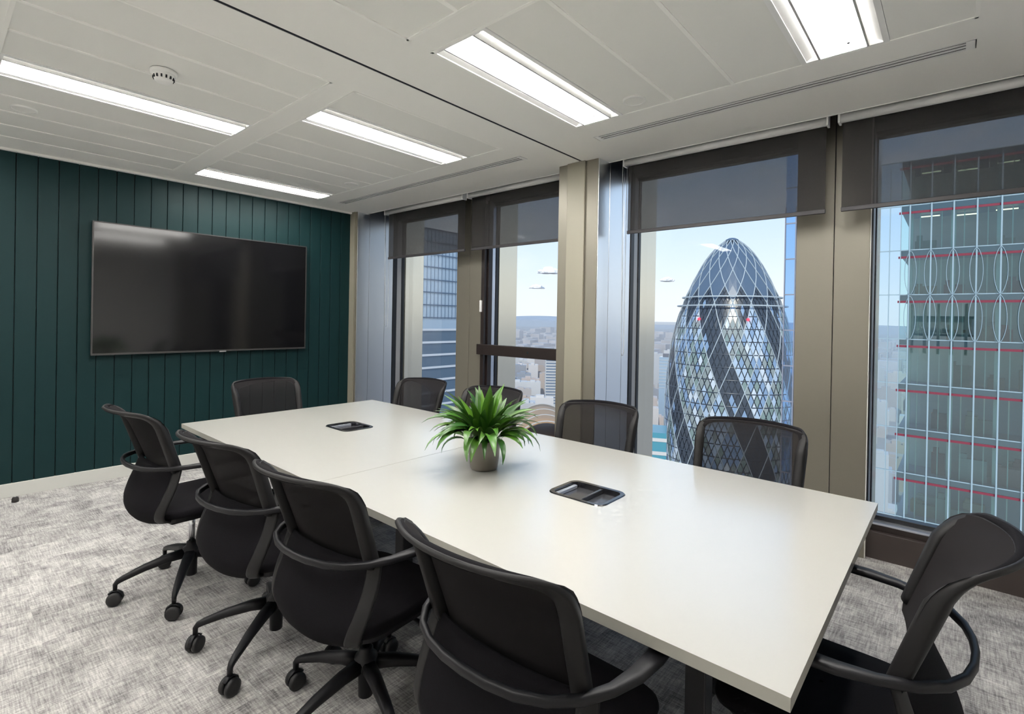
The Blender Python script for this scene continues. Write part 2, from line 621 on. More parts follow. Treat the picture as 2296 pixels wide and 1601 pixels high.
# windows: each a frame of bars, a pane, and what is fixed to it
wins = [(0.122, 1.335), (1.75, 3.035), (3.395, 4.64), (5.045, 6.34)]
for i, (xa, xb) in enumerate(wins):
    w = struct(link('window_%d' % (i + 1), None, None, (xa, 2.4, 0.2)))
    d = Vector((xa, 2.4, 0.2))

    def wb(name, mat, x0, x1, y0, y1, z0, z1, ch=0.002):
        o = box(name, mat, x0 - d.x, x1 - d.x, y0 - d.y, y1 - d.y, z0 - d.z, z1 - d.z, w, ch)
        return o
    casement = (i == 1)
    # left jamb strips in depth
    fr = MB()
    ya = 2.362 if casement else 2.392
    m0 = 'frame_brown' if casement else 'frame_black'
    wb('jamb', m0, xa, xa + .012 + (0.02 if casement else 0), ya + (.03 if casement else 0), 2.450, 0.2, 2.66)
    wb('jamb', 'sill_blue_grey' if casement else 'frame_grey', xa, xa + .010, 2.450, 2.520, 0.2, 2.66)
    wb('jamb', 'frame_black', xa, xa + .016, 2.520, 2.560, 0.2, 2.66)
    wb('jamb', 'frame_black', xb - .016, xb, 2.44, 2.560, 0.2, 2.66)
    wb('frame_rail', 'frame_black', xa, xb, 2.500, 2.560, 0.212, 0.240)
    wb('frame_rail', 'frame_black', xa, xb, 2.500, 2.560, 2.620, 2.66)
    wb('pane', 'window_glass', xa + .002, xb - .002, 2.540, 2.546, 0.235, 2.64, 0)
    if casement:
        wb('casement_stile', 'frame_brown', xa - .030, xa + .014, 2.346, 2.400, 0.21, 2.62, 0.003)
        wb('restrictor_bar', 'frame_brown', xa - .04, xb, 2.300, 2.345, 1.062, 1.168, 0.004)
        hb = wb('handle', 'fixture_white', xa - .032, xa - .008, 2.326, 2.347, 1.50, 1.62, 0.004)
        hb['label'] = 'white window catch'
        k = MB().lathe([(0.010, 0), (0.010, 0.006)], (0, 0, 0), 12, axis='y').build('lock', 'chrome', w, (2.40 - d.x, 2.294 - d.y, 1.115 - d.z))

# ------------------------------------------------------------------ ceiling
ceil = struct(box('ceiling', 'slot_dark', -0.2, X1 + .2, Y0 - .2, 2.03, ZC + .055, ZC + .35))


def cpart(name, mat, x0, x1, y0, y1, z0=ZC, z1=ZC + .055, ch=0.0):
    return box(name, mat, x0, x1, y0, y1, z0, z1, ceil, ch)


bayA = [0.36 + 0.325 * i for i in range(9)]
bayB = [3.60, 3.93, 4.25, 4.57, 4.89, 5.21, 5.50]
cells = [(0.08, 1.28), (-1.23, -0.05), (-2.54, -1.36)]
# plain plaster areas
cpart('plaster_margin', 'ceiling_white', -0.1, 0.36, Y0, 2.03)
cpart('ceiling_strip', 'ceiling_white', 2.96, 3.241, Y0, 2.03)
cpart('ceiling_strip', 'ceiling_white', 3.261, 3.60, Y0, 2.03)
cpart('plaster_margin', 'ceiling_white', 5.50, X1, Y0, 2.03)
for xa, xb in ((0.36, 2.96), (3.60, 5.50)):
    cpart('cross_band', 'ceiling_white', xa, xb, -0.05, 0.08)
    cpart('cross_band', 'ceiling_white', xa, xb, -1.36, -1.23)
    cpart('plaster_margin', 'ceiling_white', xa, xb, Y0, -2.54)
# window side margin cut by the vents
for xa, xb, va, vb in ((0.36, 2.96, 0.36, 2.955), (3.60, 5.50, 3.605, 5.495)):
    cpart('plaster_margin', 'ceiling_white', xa, xb, 1.28, 1.478)
    cpart('plaster_margin', 'ceiling_white', xa, xb, 1.572, 2.03)
# bead at the head of the green wall and the shadow gap trim at the window edge
cpart('edge_bead', 'joint_white', -0.1, 0.035, Y0, 1.87, ZC - .018, ZC, 0.003)
cpart('pocket_edge', 'joint_white', -0.1, X1, 2.022, 2.03, ZC - .003, ZC + .06)
cpart('partition_track', 'slot_dark', 3.241, 3.261, Y0, 1.86, ZC + .002, ZC + .05)

lights = {('A', 0, 0): 'slim bright ceiling light nearest the green wall and window vent',
          ('A', 6, 0): 'bright ceiling light over the far table end beside the dark track',
          ('A', 4, 1): 'long bright ceiling light at the left edge near the smoke detector',
          ('B', 0, 0): 'wide bright ceiling light over the table middle right of the dark track',
          ('B', 4, 0): 'bright ceiling light cut by the top edge above the right window',
          ('A', 0, 2): 'bright ceiling light over the back corner by the green wall', ('A', 6, 2): 'bright ceiling light at the back beside the dark track', ('B', 2, 2): 'bright ceiling light at the back right of the dark track', ('B', 2, 1): 'bright ceiling light straight above the near table side'}


def ceiling_light(xa, xb, ya, yb, label):
    t = thing('ceiling_light', label, 'light', ((xa + xb) / 2, (ya + yb) / 2, ZC), 0, 'linear ceiling lights')
    hw, hl = (xb - xa) / 2 + .008, (yb - ya) / 2 - .003
    f = MB()
    for s in (-1, 1):
        f.box(min(s * hw, s * (hw - .022)), max(s * hw, s * (hw - .022)), -hl, hl, -0.001, 0.05)
        f.box(-hw + .022, hw - .022, min(s * hl, s * (hl - .02)), max(s * hl, s * (hl - .02)), -0.001, 0.05)
    f.build('frame', 'fixture_white', t)
    rf = MB()
    for s in (-1, 1):
        rf.quad((s * (hw - .022), -hl + .02, 0.004), (s * (hw - .022), hl - .02, 0.004), (s * 0.088, hl - .02, 0.040), (s * 0.088, -hl + .02, 0.040))
    rf.build('reflector', 'fixture_white', t)
    sh = MB()
    for s in (-1, 1):
        xx = s * 0.0925
        sh.box(xx - .0045, xx + .0045, -hl + .02, hl - .02, -0.003, 0.027)
    sh.build('lens_rail', 'rail_grey', t)
    MB().box(-.088, .088, -hl + .021, hl - .021, 0.001, 0.040).build('diffuser', 'lamp_diffuser', t)
    MB().lathe([(0.006, -0.002), (0.006, 0.004)], (0.03, hl - .10, 0), 10).build('sensor', 'tray_grey', t)
    return t


for bay, xs in (('A', bayA), ('B', bayB)):
    for ci, (ya, yb) in enumerate(cells):
        for i in range(len(xs) - 1):
            key = (bay, i, ci)
            if key in lights:
                ceiling_light(xs[i], xs[i + 1], ya, yb, lights[key] or 'bright ceiling light in the row behind the viewer')
            else:
                o = cpart('ceiling_panel', 'panel_white', xs[i] + .009, xs[i + 1] - .009, ya + .009, yb - .009, ZC + .003, ZC + .02)
            if i and key not in lights and (bay, i - 1, ci) not in lights:
                cpart('panel_joint', 'joint_white', xs[i] - .009, xs[i] + .009, ya, yb, ZC - .001, ZC + .02)
        # border of each panel field
        b = MB()
        b.box(xs[0] - .004, xs[0] + .012, ya, yb, ZC - .0015, ZC + .02)
        b.box(xs[-1] - .012, xs[-1] + .004, ya, yb, ZC - .0015, ZC + .02)
        b.box(xs[0], xs[-1], ya - .004, ya + .012, ZC - .0015, ZC + .02)
        b.box(xs[0], xs[-1], yb - .012, yb + .004, ZC - .0015, ZC + .02)
        b.build('field_border', 'joint_white', ceil)
ceiling_light(5.95, 6.27, -1.23, -0.05, 'bright ceiling light beyond the right edge, the nearer one')
ceiling_light(5.95, 6.27, 0.08, 1.28, 'bright ceiling light beyond the right edge, by the window vent')

# linear air vents
for xa, xb, lb in ((0.36, 2.955, 'long slotted air vent in the ceiling over the left windows'), (3.605, 5.495, 'long slotted air vent in the ceiling over the right windows')):
    t = thing('ceiling_vent', lb, 'air vent', (xa, 1.525, ZC), 0, 'linear air vents')
    l = xb - xa
    MB().box(0, l, -.046, .046, 0.0045, 0.03).build('backing', 'slot_dark', t)
    for k, yy in enumerate((-0.046, -0.022, 0.008, 0.038)):
        w_ = 0.008 if k in (1, 2) else (0.005 if k == 0 else 0.008)
        MB().box(0, l, yy, yy + w_, -0.0015, 0.0045).build('blade', 'fixture_white', t)
    for xe in (0, l - .03):
        MB().box(xe, xe + .03, -.046, .046, -0.002, 0.0045).build('end_cap', 'fixture_white', t)

# smoke detector
t = thing('smoke_detector', 'round white smoke detector on the ceiling', 'smoke detector', (2.40, -0.66, ZC))
MB().lathe([(0.058, 0.0), (0.060, -0.006), (0.058, -0.016), (0.050, -0.020)], seg=36, cap=False).build('base', 'detector_white', t)
MB().lathe([(0.050, -0.018), (0.047, -0.026), (0.040, -0.048), (0.034, -0.056), (0.0, -0.058)], seg=36, cap=False).build('cover', 'detector_white', t)
for k in range(14):
    a = 2 * PI * k / 14
    m = MB().box(0.0415, 0.0475, -0.0035, 0.0035, -0.044, -0.030)
    o = m.build('grille_slot', 'frame_black', t)
    o.rotation_euler.z = a
# ceiling speaker discs
for (xx, yy), lb in (((1.153, -1.06), 'flat round ceiling disc at the left edge below the long light'), ((1.19, 1.146), 'flat round ceiling disc near the left air vent'), ((4.085, 1.128), 'flat round ceiling disc near the right air vent')):
    t = thing('ceiling_disc', lb, 'speaker', (xx, yy, ZC), 0, 'flush ceiling discs')
    MB().lathe([(0.062, 0.004), (0.062, -0.006), (0.056, -0.008), (0.054, -0.004)], seg=32, cap=False).build('rim', 'detector_white', t)
    MB().lathe([(0.054, -0.004), (0.03, -0.0055), (0.0, -0.006)], seg=32, cap=False).build('cover', 'panel_white', t)

# ------------------------------------------------------------------ roller blinds
blinds = [(0.385, 1.692, 'dark roller blind of the leftmost window beside the green wall'),
          (1.778, 3.020, 'dark roller blind over the window with the horizontal bar'),
          (3.505, 4.846, 'dark roller blind above the egg-shaped tower'),
          (4.918, 6.30, 'dark roller blind at the right edge above the glass office building')]
for bi, (xa, xb, lb) in enumerate(blinds):
    t = thing('roller_blind', lb, 'roller blind', (xa, 2.105, 2.112), 0, 'roller blinds')
    l = xb - xa
    zt = 2.656 - 2.112
    MB().lathe([(0.029, 0), (0.029, l)], (0, 0, zt), 24, axis='x').build('tube', 'blind_tube', t)
    for xe in (-0.012, l):
        MB().box(xe, xe + .012, -0.032, 0.032, zt - .034, zt + .165, 0, 0.002).build('bracket', 'fixture_white', t)
    fb = MB().box(0.006, l - .006, 0.0290, 0.0296, 0.0, zt)
    fb.build('fabric', 'blind_fabric', t)
    MB().box(0.004, l - .004, 0.022, 0.037, -0.004, 0.022, 0, 0.003).build('bottom_bar', 'blind_bar', t)
    if bi in (0, 2):
        c = MB()
        xc_ = -0.022
        zb = -0.80 if bi == 0 else -0.95
        pts = [(xc_, 0.06, zt), (xc_, 0.055, zb + .02), (xc_, 0.045, zb), (xc_, 0.030, zb), (xc_, 0.020, zb + .02), (xc_, -0.01, zt)]
        c.sweep(pts, (1, 0, 0), 0.005, 0.005, n=6)
        c.build('bead_chain', 'chain_grey', t)

# ------------------------------------------------------------------ television
t = thing('television', 'large black wall-mounted television on the green boarded wall', 'television', (0.0, 0.378, 1.068))
ty, tz = 0.921, 1.118
MB().box(0.002, 0.030, -0.35, 0.35, 0.30, 0.85).build('wall_mount', 'steel_black', t)
MB().box(0.030, 0.058, -ty, ty, 0.0, tz, 0, 0.004).build('housing', 'tv_body', t)
b = MB()
b.box(0.056, 0.064, -ty, ty, 0.0, 0.016)
b.box(0.056, 0.064, -ty, ty, tz - .009, tz)
b.box(0.056, 0.064, -ty, -ty + .010, 0.016, tz - .009)
b.box(0.056, 0.064, ty - .010, ty, 0.016, tz - .009)
b.build('bezel', 'tv_body', t)
MB().box(0.057, 0.0605, -ty + .010, ty - .010, 0.016, tz - .009).build('screen', 'tv_screen', t)
MB().box(0.060, 0.066, 0.055, 0.115, -0.006, 0.006).build('badge', 'badge', t)

# ------------------------------------------------------------------ conference table
TX0, TX1, TY0, TY1, TZ = 1.793, 5.233, -0.3815, 1.008, 0.74
t = thing('conference_table', 'long white conference table in two halves with black cable trays', 'table', ((TX0 + TX1) / 2, (TY0 + TY1) / 2, 0))
xm = 3.4578 - (TX0 + TX1) / 2
hx, hy = (TX1 - TX0) / 2, (TY1 - TY0) / 2
trays = [2.585 - (TX0 + TX1) / 2, 4.342 - (TX0 + TX1) / 2]
for (a, b_), tx in (((-hx, xm - .0012), trays[0]), ((xm + .0012, hx), trays[1])):
    # top with a rounded cut-out: bridge faces between the outline and the hole
    m = MB()
    hole = rrect(0.250, 0.200, 0.035, 4, tx, 0.0)
    outer = [(b_, hy), (a, hy), (a, -hy), (b_, -hy)]
    for z0, z1 in ((TZ - .028, TZ),):
        n = len(m.v)
        m.v += [(px, py, z1) for px, py in outer] + [(px, py, z1) for px, py in hole]
        q = len(hole) // 4
        for c_ in range(4):
            ring = [n + 4 + c_ * q + i for i in range(q)]
            for i in range(q - 1):
                m.f.append((n + c_, ring[i + 1], ring[i]))
                m.m.append(0)
                m.smooth.append(False)
            nx = n + 4 + ((c_ + 1) % 4) * q
            m.f.append((n + c_, n + (c_ + 1) % 4, nx, ring[-1]))
            m.m.append(0)
            m.smooth.append(False)
        # sides
        for i in range(4):
            p0, p1 = outer[i], outer[(i + 1) % 4]
            m.quad((*p0, z1), (*p0, z0), (*p1, z0), (*p1, z1), 1)
        for i in range(len(hole)):
            p0, p1 = hole[i], hole[(i + 1) % len(hole)]
            m.quad((*p0, z1), (*p1, z1), (*p1, z0), (*p0, z0), 0)
        m.quad(*[(px, py, z0) for px, py in outer][::-1], 0)
    m.build('table_top', ['laminate', 'laminate_edge'], t)
for tx in trays:
    rim = MB()
    o_, i_ = rrect(0.262, 0.212, 0.042, 6, tx, 0), rrect(0.226, 0.176, 0.030, 6, tx, 0)
    n = len(o_)
    for k in range(n):
        j = (k + 1) % n
        z = TZ + .004
        rim.quad((*o_[k], TZ + .0005), (*o_[j], TZ + .0005), ((o_[j][0] * .8 + i_[j][0] * .2), (o_[j][1] * .8 + i_[j][1] * .2), z), ((o_[k][0] * .8 + i_[k][0] * .2), (o_[k][1] * .8 + i_[k][1] * .2), z))
        rim.quad(((o_[k][0] * .8 + i_[k][0] * .2), (o_[k][1] * .8 + i_[k][1] * .2), z), ((o_[j][0] * .8 + i_[j][0] * .2), (o_[j][1] * .8 + i_[j][1] * .2), z), (*i_[j], z - .001), (*i_[k], z - .001))
        rim.quad((*i_[k], z - .001), (*i_[j], z - .001), (*i_[j], TZ - .022), (*i_[k], TZ - .022))
    cr_ = rim.build('cable_tray', 'tray_black', t)
    cr_['label'] = 'glossy black cable tray set into the top'
    MB().prism(rrect(0.228, 0.178, 0.03, 6, tx, 0), TZ - .026, TZ - .020).build('tray_floor', 'tray_grey', cr_)
    MB().box(tx + .010, tx + .022, -0.088, 0.088, TZ - .020, TZ - .002, 0, 0.002).build('divider', 'tray_grey', cr_)
    MB().box(tx - .110, tx - .092, -0.070, 0.070, TZ - .020, TZ - .006, 0, 0.002).build('socket_strip', 'sill_blue_grey', cr_)
for lx in (2.25, 3.513, 4.905):
    lx -= (TX0 + TX1) / 2
    for ly in (-.27, .27):
        lg_ = MB().box(lx - .03, lx + .03, ly - .03, ly + .03, 0.012, TZ - .068, 0, 0.004).build('leg', 'steel_black', t)
        MB().lathe([(0.022, 0.0), (0.024, 0.004), (0.012, 0.012)], (lx, ly, 0), 14).build('foot', 'rubber', lg_)
    MB().box(lx - .03, lx + .03, -0.40, 0.40, TZ - .068, TZ - .028, 0, 0.003).build('cross_beam', 'steel_black', t)
for ly in (-.30, .30):
    MB().box(2.25 - (TX0 + TX1) / 2, 4.905 - (TX0 + TX1) / 2, ly - .02, ly + .02, TZ - .064, TZ - .030).build('side_beam', 'steel_black', t)

# ------------------------------------------------------------------ office chairs
def lerp_tab(tab, s):
    f = s * (len(tab) - 1)
    i = min(int(f), len(tab) - 2)
    f -= i
    a, b = tab[i], tab[i + 1]
    # smooth (Catmull) interpolation
    p0 = tab[max(i - 1, 0)]
    p3 = tab[min(i + 2, len(tab) - 1)]
    out = []
    for k in range(len(a)):
        m1, m2 = (b[k] - p0[k]) / 2, (p3[k] - a[k]) / 2
        t2, t3 = f * f, f * f * f
        out.append((2 * t3 - 3 * t2 + 1) * a[k] + (t3 - 2 * t2 + f) * m1 + (-2 * t3 + 3 * t2) * b[k] + (t3 - t2) * m2)
    return out


def back_pt(u, v, inset=0.0):
    """u -1..1 across, v 0..1 up; sitter looks along +y"""
    z = 0.655 + 0.285 * v
    hw = (0.232 + 0.016 * v) - inset
    ye = -(0.158 + 0.088 * v + 0.042 * max(0.0, (v - .66) / .34) ** 2)
    dp = 0.030 + 0.042 * v + 0.020 * max(0.0, (v - .66) / .34) ** 2
    k = 1 - abs(u) ** 2.2
    return Vector((hw * u, ye - dp * k, z + 0.012 * k * v))


LOWC = [(-.192, .672), (-.225, .60), (-.262, .525), (-.275, .46), (-.245, .405), (-.17, .380), (-.06, .375)]
LOWE = [(-.158, .672), (-.180, .60), (-.210, .53), (-.228, .47), (-.210, .425), (-.15, .405), (-.06, .400)]
LOWW = [(.230,), (.236,), (.234,), (.220,), (.190,), (.155,), (.120,)]


def low_pt(u, s):
    c, e, w = lerp_tab(LOWC, s), lerp_tab(LOWE, s), lerp_tab(LOWW, s)[0]
    k = 1 - abs(u) ** 2.2
    return Vector((w * u, e[0] + (c[0] - e[0]) * k, e[1] + (c[1] - e[1]) * k))


def rounded_rim():
    """path round the upper back: up one side, over the top, down the other"""
    path = [(-1.0, i / 12 * 0.86) for i in range(13)]
    r_u, r_v = 0.17, 0.14
    for i in range(1, 7):
        a = PI / 2 * i / 6
        path.append((-1 + r_u * (1 - math.cos(a)), 0.86 + r_v * math.sin(a)))
    path += [(-0.83 + 1.66 * i / 14, 1.0) for i in range(1, 14)]
    for i in range(0, 7):
        a = PI / 2 * i / 6
        path.append((0.83 + r_u * math.sin(a), 0.86 + r_v * math.cos(a)))
    path += [(1.0, 0.86 * (1 - i / 12)) for i in range(1, 13)]
    return path


def make_chair():
    root = link('office_chair', None)
    root.empty_display_size = 0.1
    up = []   # parts that ride on the gas lift
    rim = rounded_rim()
    pts = [back_pt(u * .935, v * .97) for u, v in rim]
    nrm, wd, th = [], [], []
    for u, v in rim:
        a = back_pt(u, min(v + .02, 1)) - back_pt(u, max(v - .02, 0))
        b = back_pt(min(u + .05, 1), v) - back_pt(max(u - .05, -1), v)
        nrm.append(tuple(b.cross(a).normalized()))
        side = abs(u) > 0.97 and v < .85
        k = min(1.0, max(0.0, (0.97 - v) / .25)) if abs(u) > .8 else 0.0
        wd.append(0.034 + 0.008 * k)
        th.append(0.014 + 0.026 * k)
    m = MB().sweep([p + Vector(n_) * -.006 for p, n_ in zip(pts, nrm)], nrm, wd, th, n=10, e=0.45)
    up.append(m.build('back_frame', 'chair_strip', root))
    # woven mesh inside the frame
    def mesh_fn(a, b):
        u = -1 + 2 * a
        v = -.09 + 1.09 * b
        lim = 1.0 if v > 0 else 1.0 + 1.2 * v
        if v > .86:
            lim = 0.83 + 0.17 * math.sqrt(max(0, 1 - ((v - .86) / .14) ** 2))
        q = back_pt(u * lim * 1.015, v)
        e = 1e-2
        du = back_pt(u * lim * 1.015 + e, v) - back_pt(u * lim * 1.015 - e, v)
        dv = back_pt(u * lim, min(1, v + e)) - back_pt(u * lim, max(0, v - e))
        n = du.cross(dv).normalized()
        if n.y < 0:
            n = -n
        return q + n * (0.016 if v < .9 else 0.016 - .006 * (v - .9) / .1)
    up.append(MB().grid(mesh_fn, 22, 18).build('back_mesh', 'chair_mesh', root))
    # knitted edge roll along the top on the sitter's side
    rp = [back_pt(-.94 + 1.88 * i / 24, .985 - .55 * max(0, abs(-.94 + 1.88 * i / 24) - .84)) + Vector((0, .010, .004)) for i in range(25)]
    rt = [0.004 + 0.020 * max(0.0, math.sin(PI * i / 24)) ** .5 for i in range(25)]
    up.append(MB().sweep(rp, (0, -.3, 1), rt, rt, n=10, e=0.9).build('top_roll', 'chair_fabric', root))
    # lower shell: scoop under the arm loop
    up.append(MB().shell(lambda a, b: low_pt(-1 + 2 * a, b), 16, 20, 0.008).build('lower_shell', 'chair_fabric', root))
    for s in (-1, 1):
        sp = [low_pt(s, i / 14 * .75) for i in range(15)]
        un = []
        for i in range(15):
            q = i / 14 * .75
            a = low_pt(s, min(q + .03, 1)) - low_pt(s, max(q - .03, 0))
            b = low_pt(s, q) - low_pt(s * .9, q)
            un.append(tuple(a.cross(b).normalized()))
        up.append(MB().sweep(sp, un, 0.050, 0.014, n=10, e=0.6).build('side_strip', 'chair_strip', root))
    # arm loop: one band from arm rest to arm rest round the back
    half = [(0.262, 0.205, .672, .050, .016), (0.272, 0.17, .676, .052, .018), (0.282, 0.10, .680, .050, .019), (0.288, 0.02, .681, .045, .020), (0.284, -0.06, .681, .038, .022), (0.268, -0.13, .681, .026, .021),
            (0.236, -0.195, .680, .020, .021), (0.190, -0.243, .680, .017, .022), (0.130, -0.272, .679, .016, .022), (0.065, -0.286, .679, .016, .022), (0.0, -0.290, .679, .016, .022)]
    full = half + [(-a, b, c, d_, e_) for a, b, c, d_, e_ in half[-2::-1]]
    up.append(MB().sweep([f[:3] for f in full], (0, 0, 1), [f[3] for f in full], [f[4] for f in full], n=10, e=0.55).build('arm_loop', 'chair_plastic', root))
    # seat
    out = []
    for i in range(40):
        a = 2 * PI * i / 40
        c, s_ = math.cos(a), math.sin(a)
        out.append((math.copysign(abs(c) ** .42, c), math.copysign(abs(s_) ** .42, s_)))
    sm = MB()
    rings = [(0.93, .424), (0.985, .430), (1.0, .444), (0.985, .458), (0.94, .466), (0.7, .471), (0.35, .468), (0.02, .466)]
    n0 = 0
    for k, z in rings:
        for a, b in out:
            yy = 0.018 + 0.235 * k * b
            zz = z - 0.018 * max(0, (yy - .14) / .11) ** 2
            sm.v.append((0.238 * k * a, yy, zz))
    for j in range(len(rings) - 1):
        for i in range(40):
            k = (i + 1) % 40
            sm.f.append((j * 40 + i, j * 40 + k, (j + 1) * 40 + k, (j + 1) * 40 + i))
            sm.m.append(0)
            sm.smooth.append(True)
    sm.f.append(tuple(range(40))[::-1])
    sm.m.append(0)
    sm.smooth.append(False)
    up.append(sm.build('seat', 'chair_fabric', root))
    pan = MB().prism([(a * .215, .018 + b * .21) for a, b in out], .402, .426)
    pan.chbox(-.085, .085, -.13, .15, .352, .404, .012)
    up.append(pan.build('seat_pan', 'chair_plastic', root))
    lv = MB().sweep([(0.06, .05, .385), (0.20, .05, .385), (.235, .05, .380)], (0, 0, 1), [.012, .012, .03], [.010, .010, .008], n=8)
    up.append(lv.build('height_lever', 'chair_plastic', root))
    # gas lift and star base
    g = MB().lathe([(0.0145, 0.20), (0.0145, 0.42)], seg=18)
    g.build('gas_lift', 'chrome', root)
    h = MB().lathe([(0.024, 0.060), (0.026, 0.062), (0.027, 0.15), (0.044, 0.155), (0.046, 0.175), (0.040, 0.205), (0.026, 0.215), (0.024, 0.235), (0.018, 0.238)], seg=24)
    h.build('hub', 'chair_plastic', root)
    leg_m = MB()
    lp = [(0.030, 0, .178), (0.10, 0, .172), (0.20, 0, .150), (0.285, 0, .122), (0.308, 0, .112), (0.318, 0, .100), (0.318, 0, .072)]
    leg_m.sweep(lp, [(0, 0, 1)] * 4 + [(.4, 0, 1), (1, 0, .6), (1, 0, 0)], [.050, .046, .038, .028, .024, .020, .018], [.046, .040, .032, .026, .024, .020, .018], n=10, e=.6)
    leg_me = leg_m.mesh('leg', 'chair_plastic')
    hood = MB().sweep([(-.034, 0, .036), (-.028, 0, .056), (-.010, 0, .069), (.010, 0, .069), (.026, 0, .058)], (0, 1, 0), .008, .020, n=8).mesh('castor_hood', 'chair_plastic')
    whl = MB().lathe([(0.012, -0.011), (0.022, -0.0105), (0.031, -0.0085), (0.033, 0), (0.031, 0.0085), (0.022, 0.0105), (0.012, 0.011)], (0, 0, 0.033), 22, axis='y').mesh('castor_wheel', 'rubber')
    for k in range(5):
        lg = link('leg', leg_me, root, None, (0, 0, 2 * PI * k / 5))
        sw = 0.9 + 1.7 * k
        hd = link('castor_hood', hood, lg, (0.318, 0, 0), (0, 0, sw))
        for s in (-1, 1):
            off = Matrix.Rotation(sw, 3, 'Z') @ Vector((0, s * .0150, 0))
            link('castor_wheel', whl, lg, (0.318 + off.x, off.y, 0), (0, 0, sw))
    return root, up


def copy_tree(src, parent=None):
    c = src.copy()
    COL.objects.link(c)
    if parent is not None:
        c.parent = parent
    for ch in list(src.children):
        copy_tree(ch, c)
    return c


chair0, _ = make_chair()
BASE = {'leg'}
RIDE = ('back_frame', 'back_mesh', 'top_roll', 'lower_shell', 'side_strip', 'arm_loop', 'seat', 'seat_pan', 'height_lever')
chairs = [  # x, y, facing angle from +y, lift, base rotation, label
    (2.430, -0.510, 0.085, 0.021, 0.66, 'black office chair at the left end of the near table side, seen side-on'),
    (3.223, -0.421, 0.116, 0.004, 1.456, 'black office chair on the near side, second from the green wall'),
    (3.854, -0.380, 0.099, -0.005, 0.90, 'black office chair on the near side, third from the green wall'),
    (4.673, -0.396, 0.003, 0.008, 0.85, 'large black office chair nearest the viewer with its back turned'),
    (2.265, 0.925, 3.320, -0.025, 0.83, 'black office chair on the window side nearest the green wall'),
    (3.047, 0.912, 3.288, -0.012, 0.5, 'black office chair half hidden behind the potted plant'),
    (3.913, 0.900, 3.297, -0.013, 0.1, 'black office chair on the window side in front of the wide column'),
    (4.728, 0.900, 3.199, -0.001, 0.35, 'black mesh office chair in front of the egg-shaped tower'),
    (1.853, 0.224, -1.5708, -0.006, 0.4, 'black office chair at the far table end below the television'),
    (5.210, 0.163, 1.5708, 0.0, 0.3, 'black office chair at the right table end facing left'),
]
for i, (cx, cy, th, dz, br, lb) in enumerate(chairs):
    c = chair0 if i == 0 else copy_tree(chair0)
    c.location = (cx, cy, 0)
    c.rotation_euler = (0, 0, th)
    tag(c, lb, 'chair', 'black office chairs round the table')
for i, (cx, cy, th, dz, br, lb) in enumerate(chairs):
    c = [o for o in COL.objects if o.get('label') == lb][0]
    k = 0
    for ch in c.children:
        nm = ch.name.split('.')[0]
        if nm in RIDE:
            ch.location.z = dz
        elif nm == 'leg':
            ch.rotation_euler.z = 2 * PI * k / 5 + br
            k += 1

# ------------------------------------------------------------------ potted plant on the table
PX, PY = 3.812, 0.262
t = thing('potted_plant', 'leafy green plant in a taupe pot on the table', 'plant', (PX, PY, TZ))
MB().lathe([(0.052, 0.001), (0.060, 0.002), (0.064, 0.010), (0.071, 0.06), (0.0745, 0.115), (0.075, 0.134), (0.0735, 0.136), (0.071, 0.134), (0.069, 0.10)], seg=40, cap=False).lathe([(0.0, 0.0012), (0.054, 0.0012)], seg=40, cap=False).build('pot', 'pot_taupe', t)
MB().lathe([(0.0695, 0.112), (0.05, 0.117), (0.0, 0.121)], seg=28, cap=False).build('soil', 'soil', t)


def leaf_mesh(Lg, wid, bend, fold, name):
    m = MB()
    n = 9
    rows = []
    for i in range(n + 1):
        s = i / n
        stem = 0.22
        if s < stem:
            w = 0.0028
        else:
            q = (s - stem) / (1 - stem)
            w = wid * (math.sin(PI * min(1, q ** 0.62)) ** 0.9) * 0.5 + .0008
        an = 1.35 - bend * s ** 1.4
        if i == 0:
            p = Vector((0, 0, 0))
        else:
            p = rows[-1][3] + Vector((math.cos(an), 0, math.sin(an))) * (Lg / n)
        nz = Vector((-math.sin(an), 0, math.cos(an)))
        rows.append((p + Vector((0, w, 0)) + nz * (w * fold), p + Vector((0, -w, 0)) + nz * (w * fold), w, p))
    for l_, r_, w, p in rows:
        m.v += [tuple(l_), tuple(p), tuple(r_)]
    for i in range(n):
        a = i * 3
        for k in range(2):
            m.f.append((a + k, a + k + 1, a + k + 4, a + k + 3))
            m.m.append(0)
            m.smooth.append(True)
    return m.mesh(name, 'leaf')


LV = [leaf_mesh(L_, w_, b_, f_, 'leaf') for L_, w_, b_, f_ in
      ((.27, .042, 0.25, .5), (.27, .046, 0.6, .45), (.27, .044, 0.95, .5), (.28, .044, 1.3, .4), (.29, .042, 1.7, .45), (.28, .042, 2.2, .4))]
rl = random.Random(21)
NL = 112
for i in range(NL):
    f = i / NL
    ring = min(5, int((f ** .9) * 6))
    me = LV[ring]
    az = i * 2.39996 + rl.uniform(-.35, .35)
    r0 = 0.008 + 0.048 * f
    sc = rl.uniform(.66, 1.14)
    o = link('leaf', me, t, (r0 * math.cos(az), r0 * math.sin(az), 0.113), None)
    o.rotation_euler = (rl.uniform(-.35, .35), rl.uniform(-.10, .28) + .30 * f, az)
    o.scale = (sc, sc * rl.uniform(.8, 1.3), sc)

# door stop on the floor by the green wall
t = thing('door_stop', 'small black rubber door stop on the floor by the green wall', 'door stop', (0.17, -0.99, 0))
MB().lathe([(0.019, 0.0), (0.021, 0.004), (0.020, 0.028), (0.016, 0.036), (0.010, 0.038)], seg=20).build('rubber_body', 'black_rubber', t)
MB().lathe([(0.006, 0.037), (0.006, 0.040), (0.003, 0.041)], seg=10).build('screw', 'chrome', t)

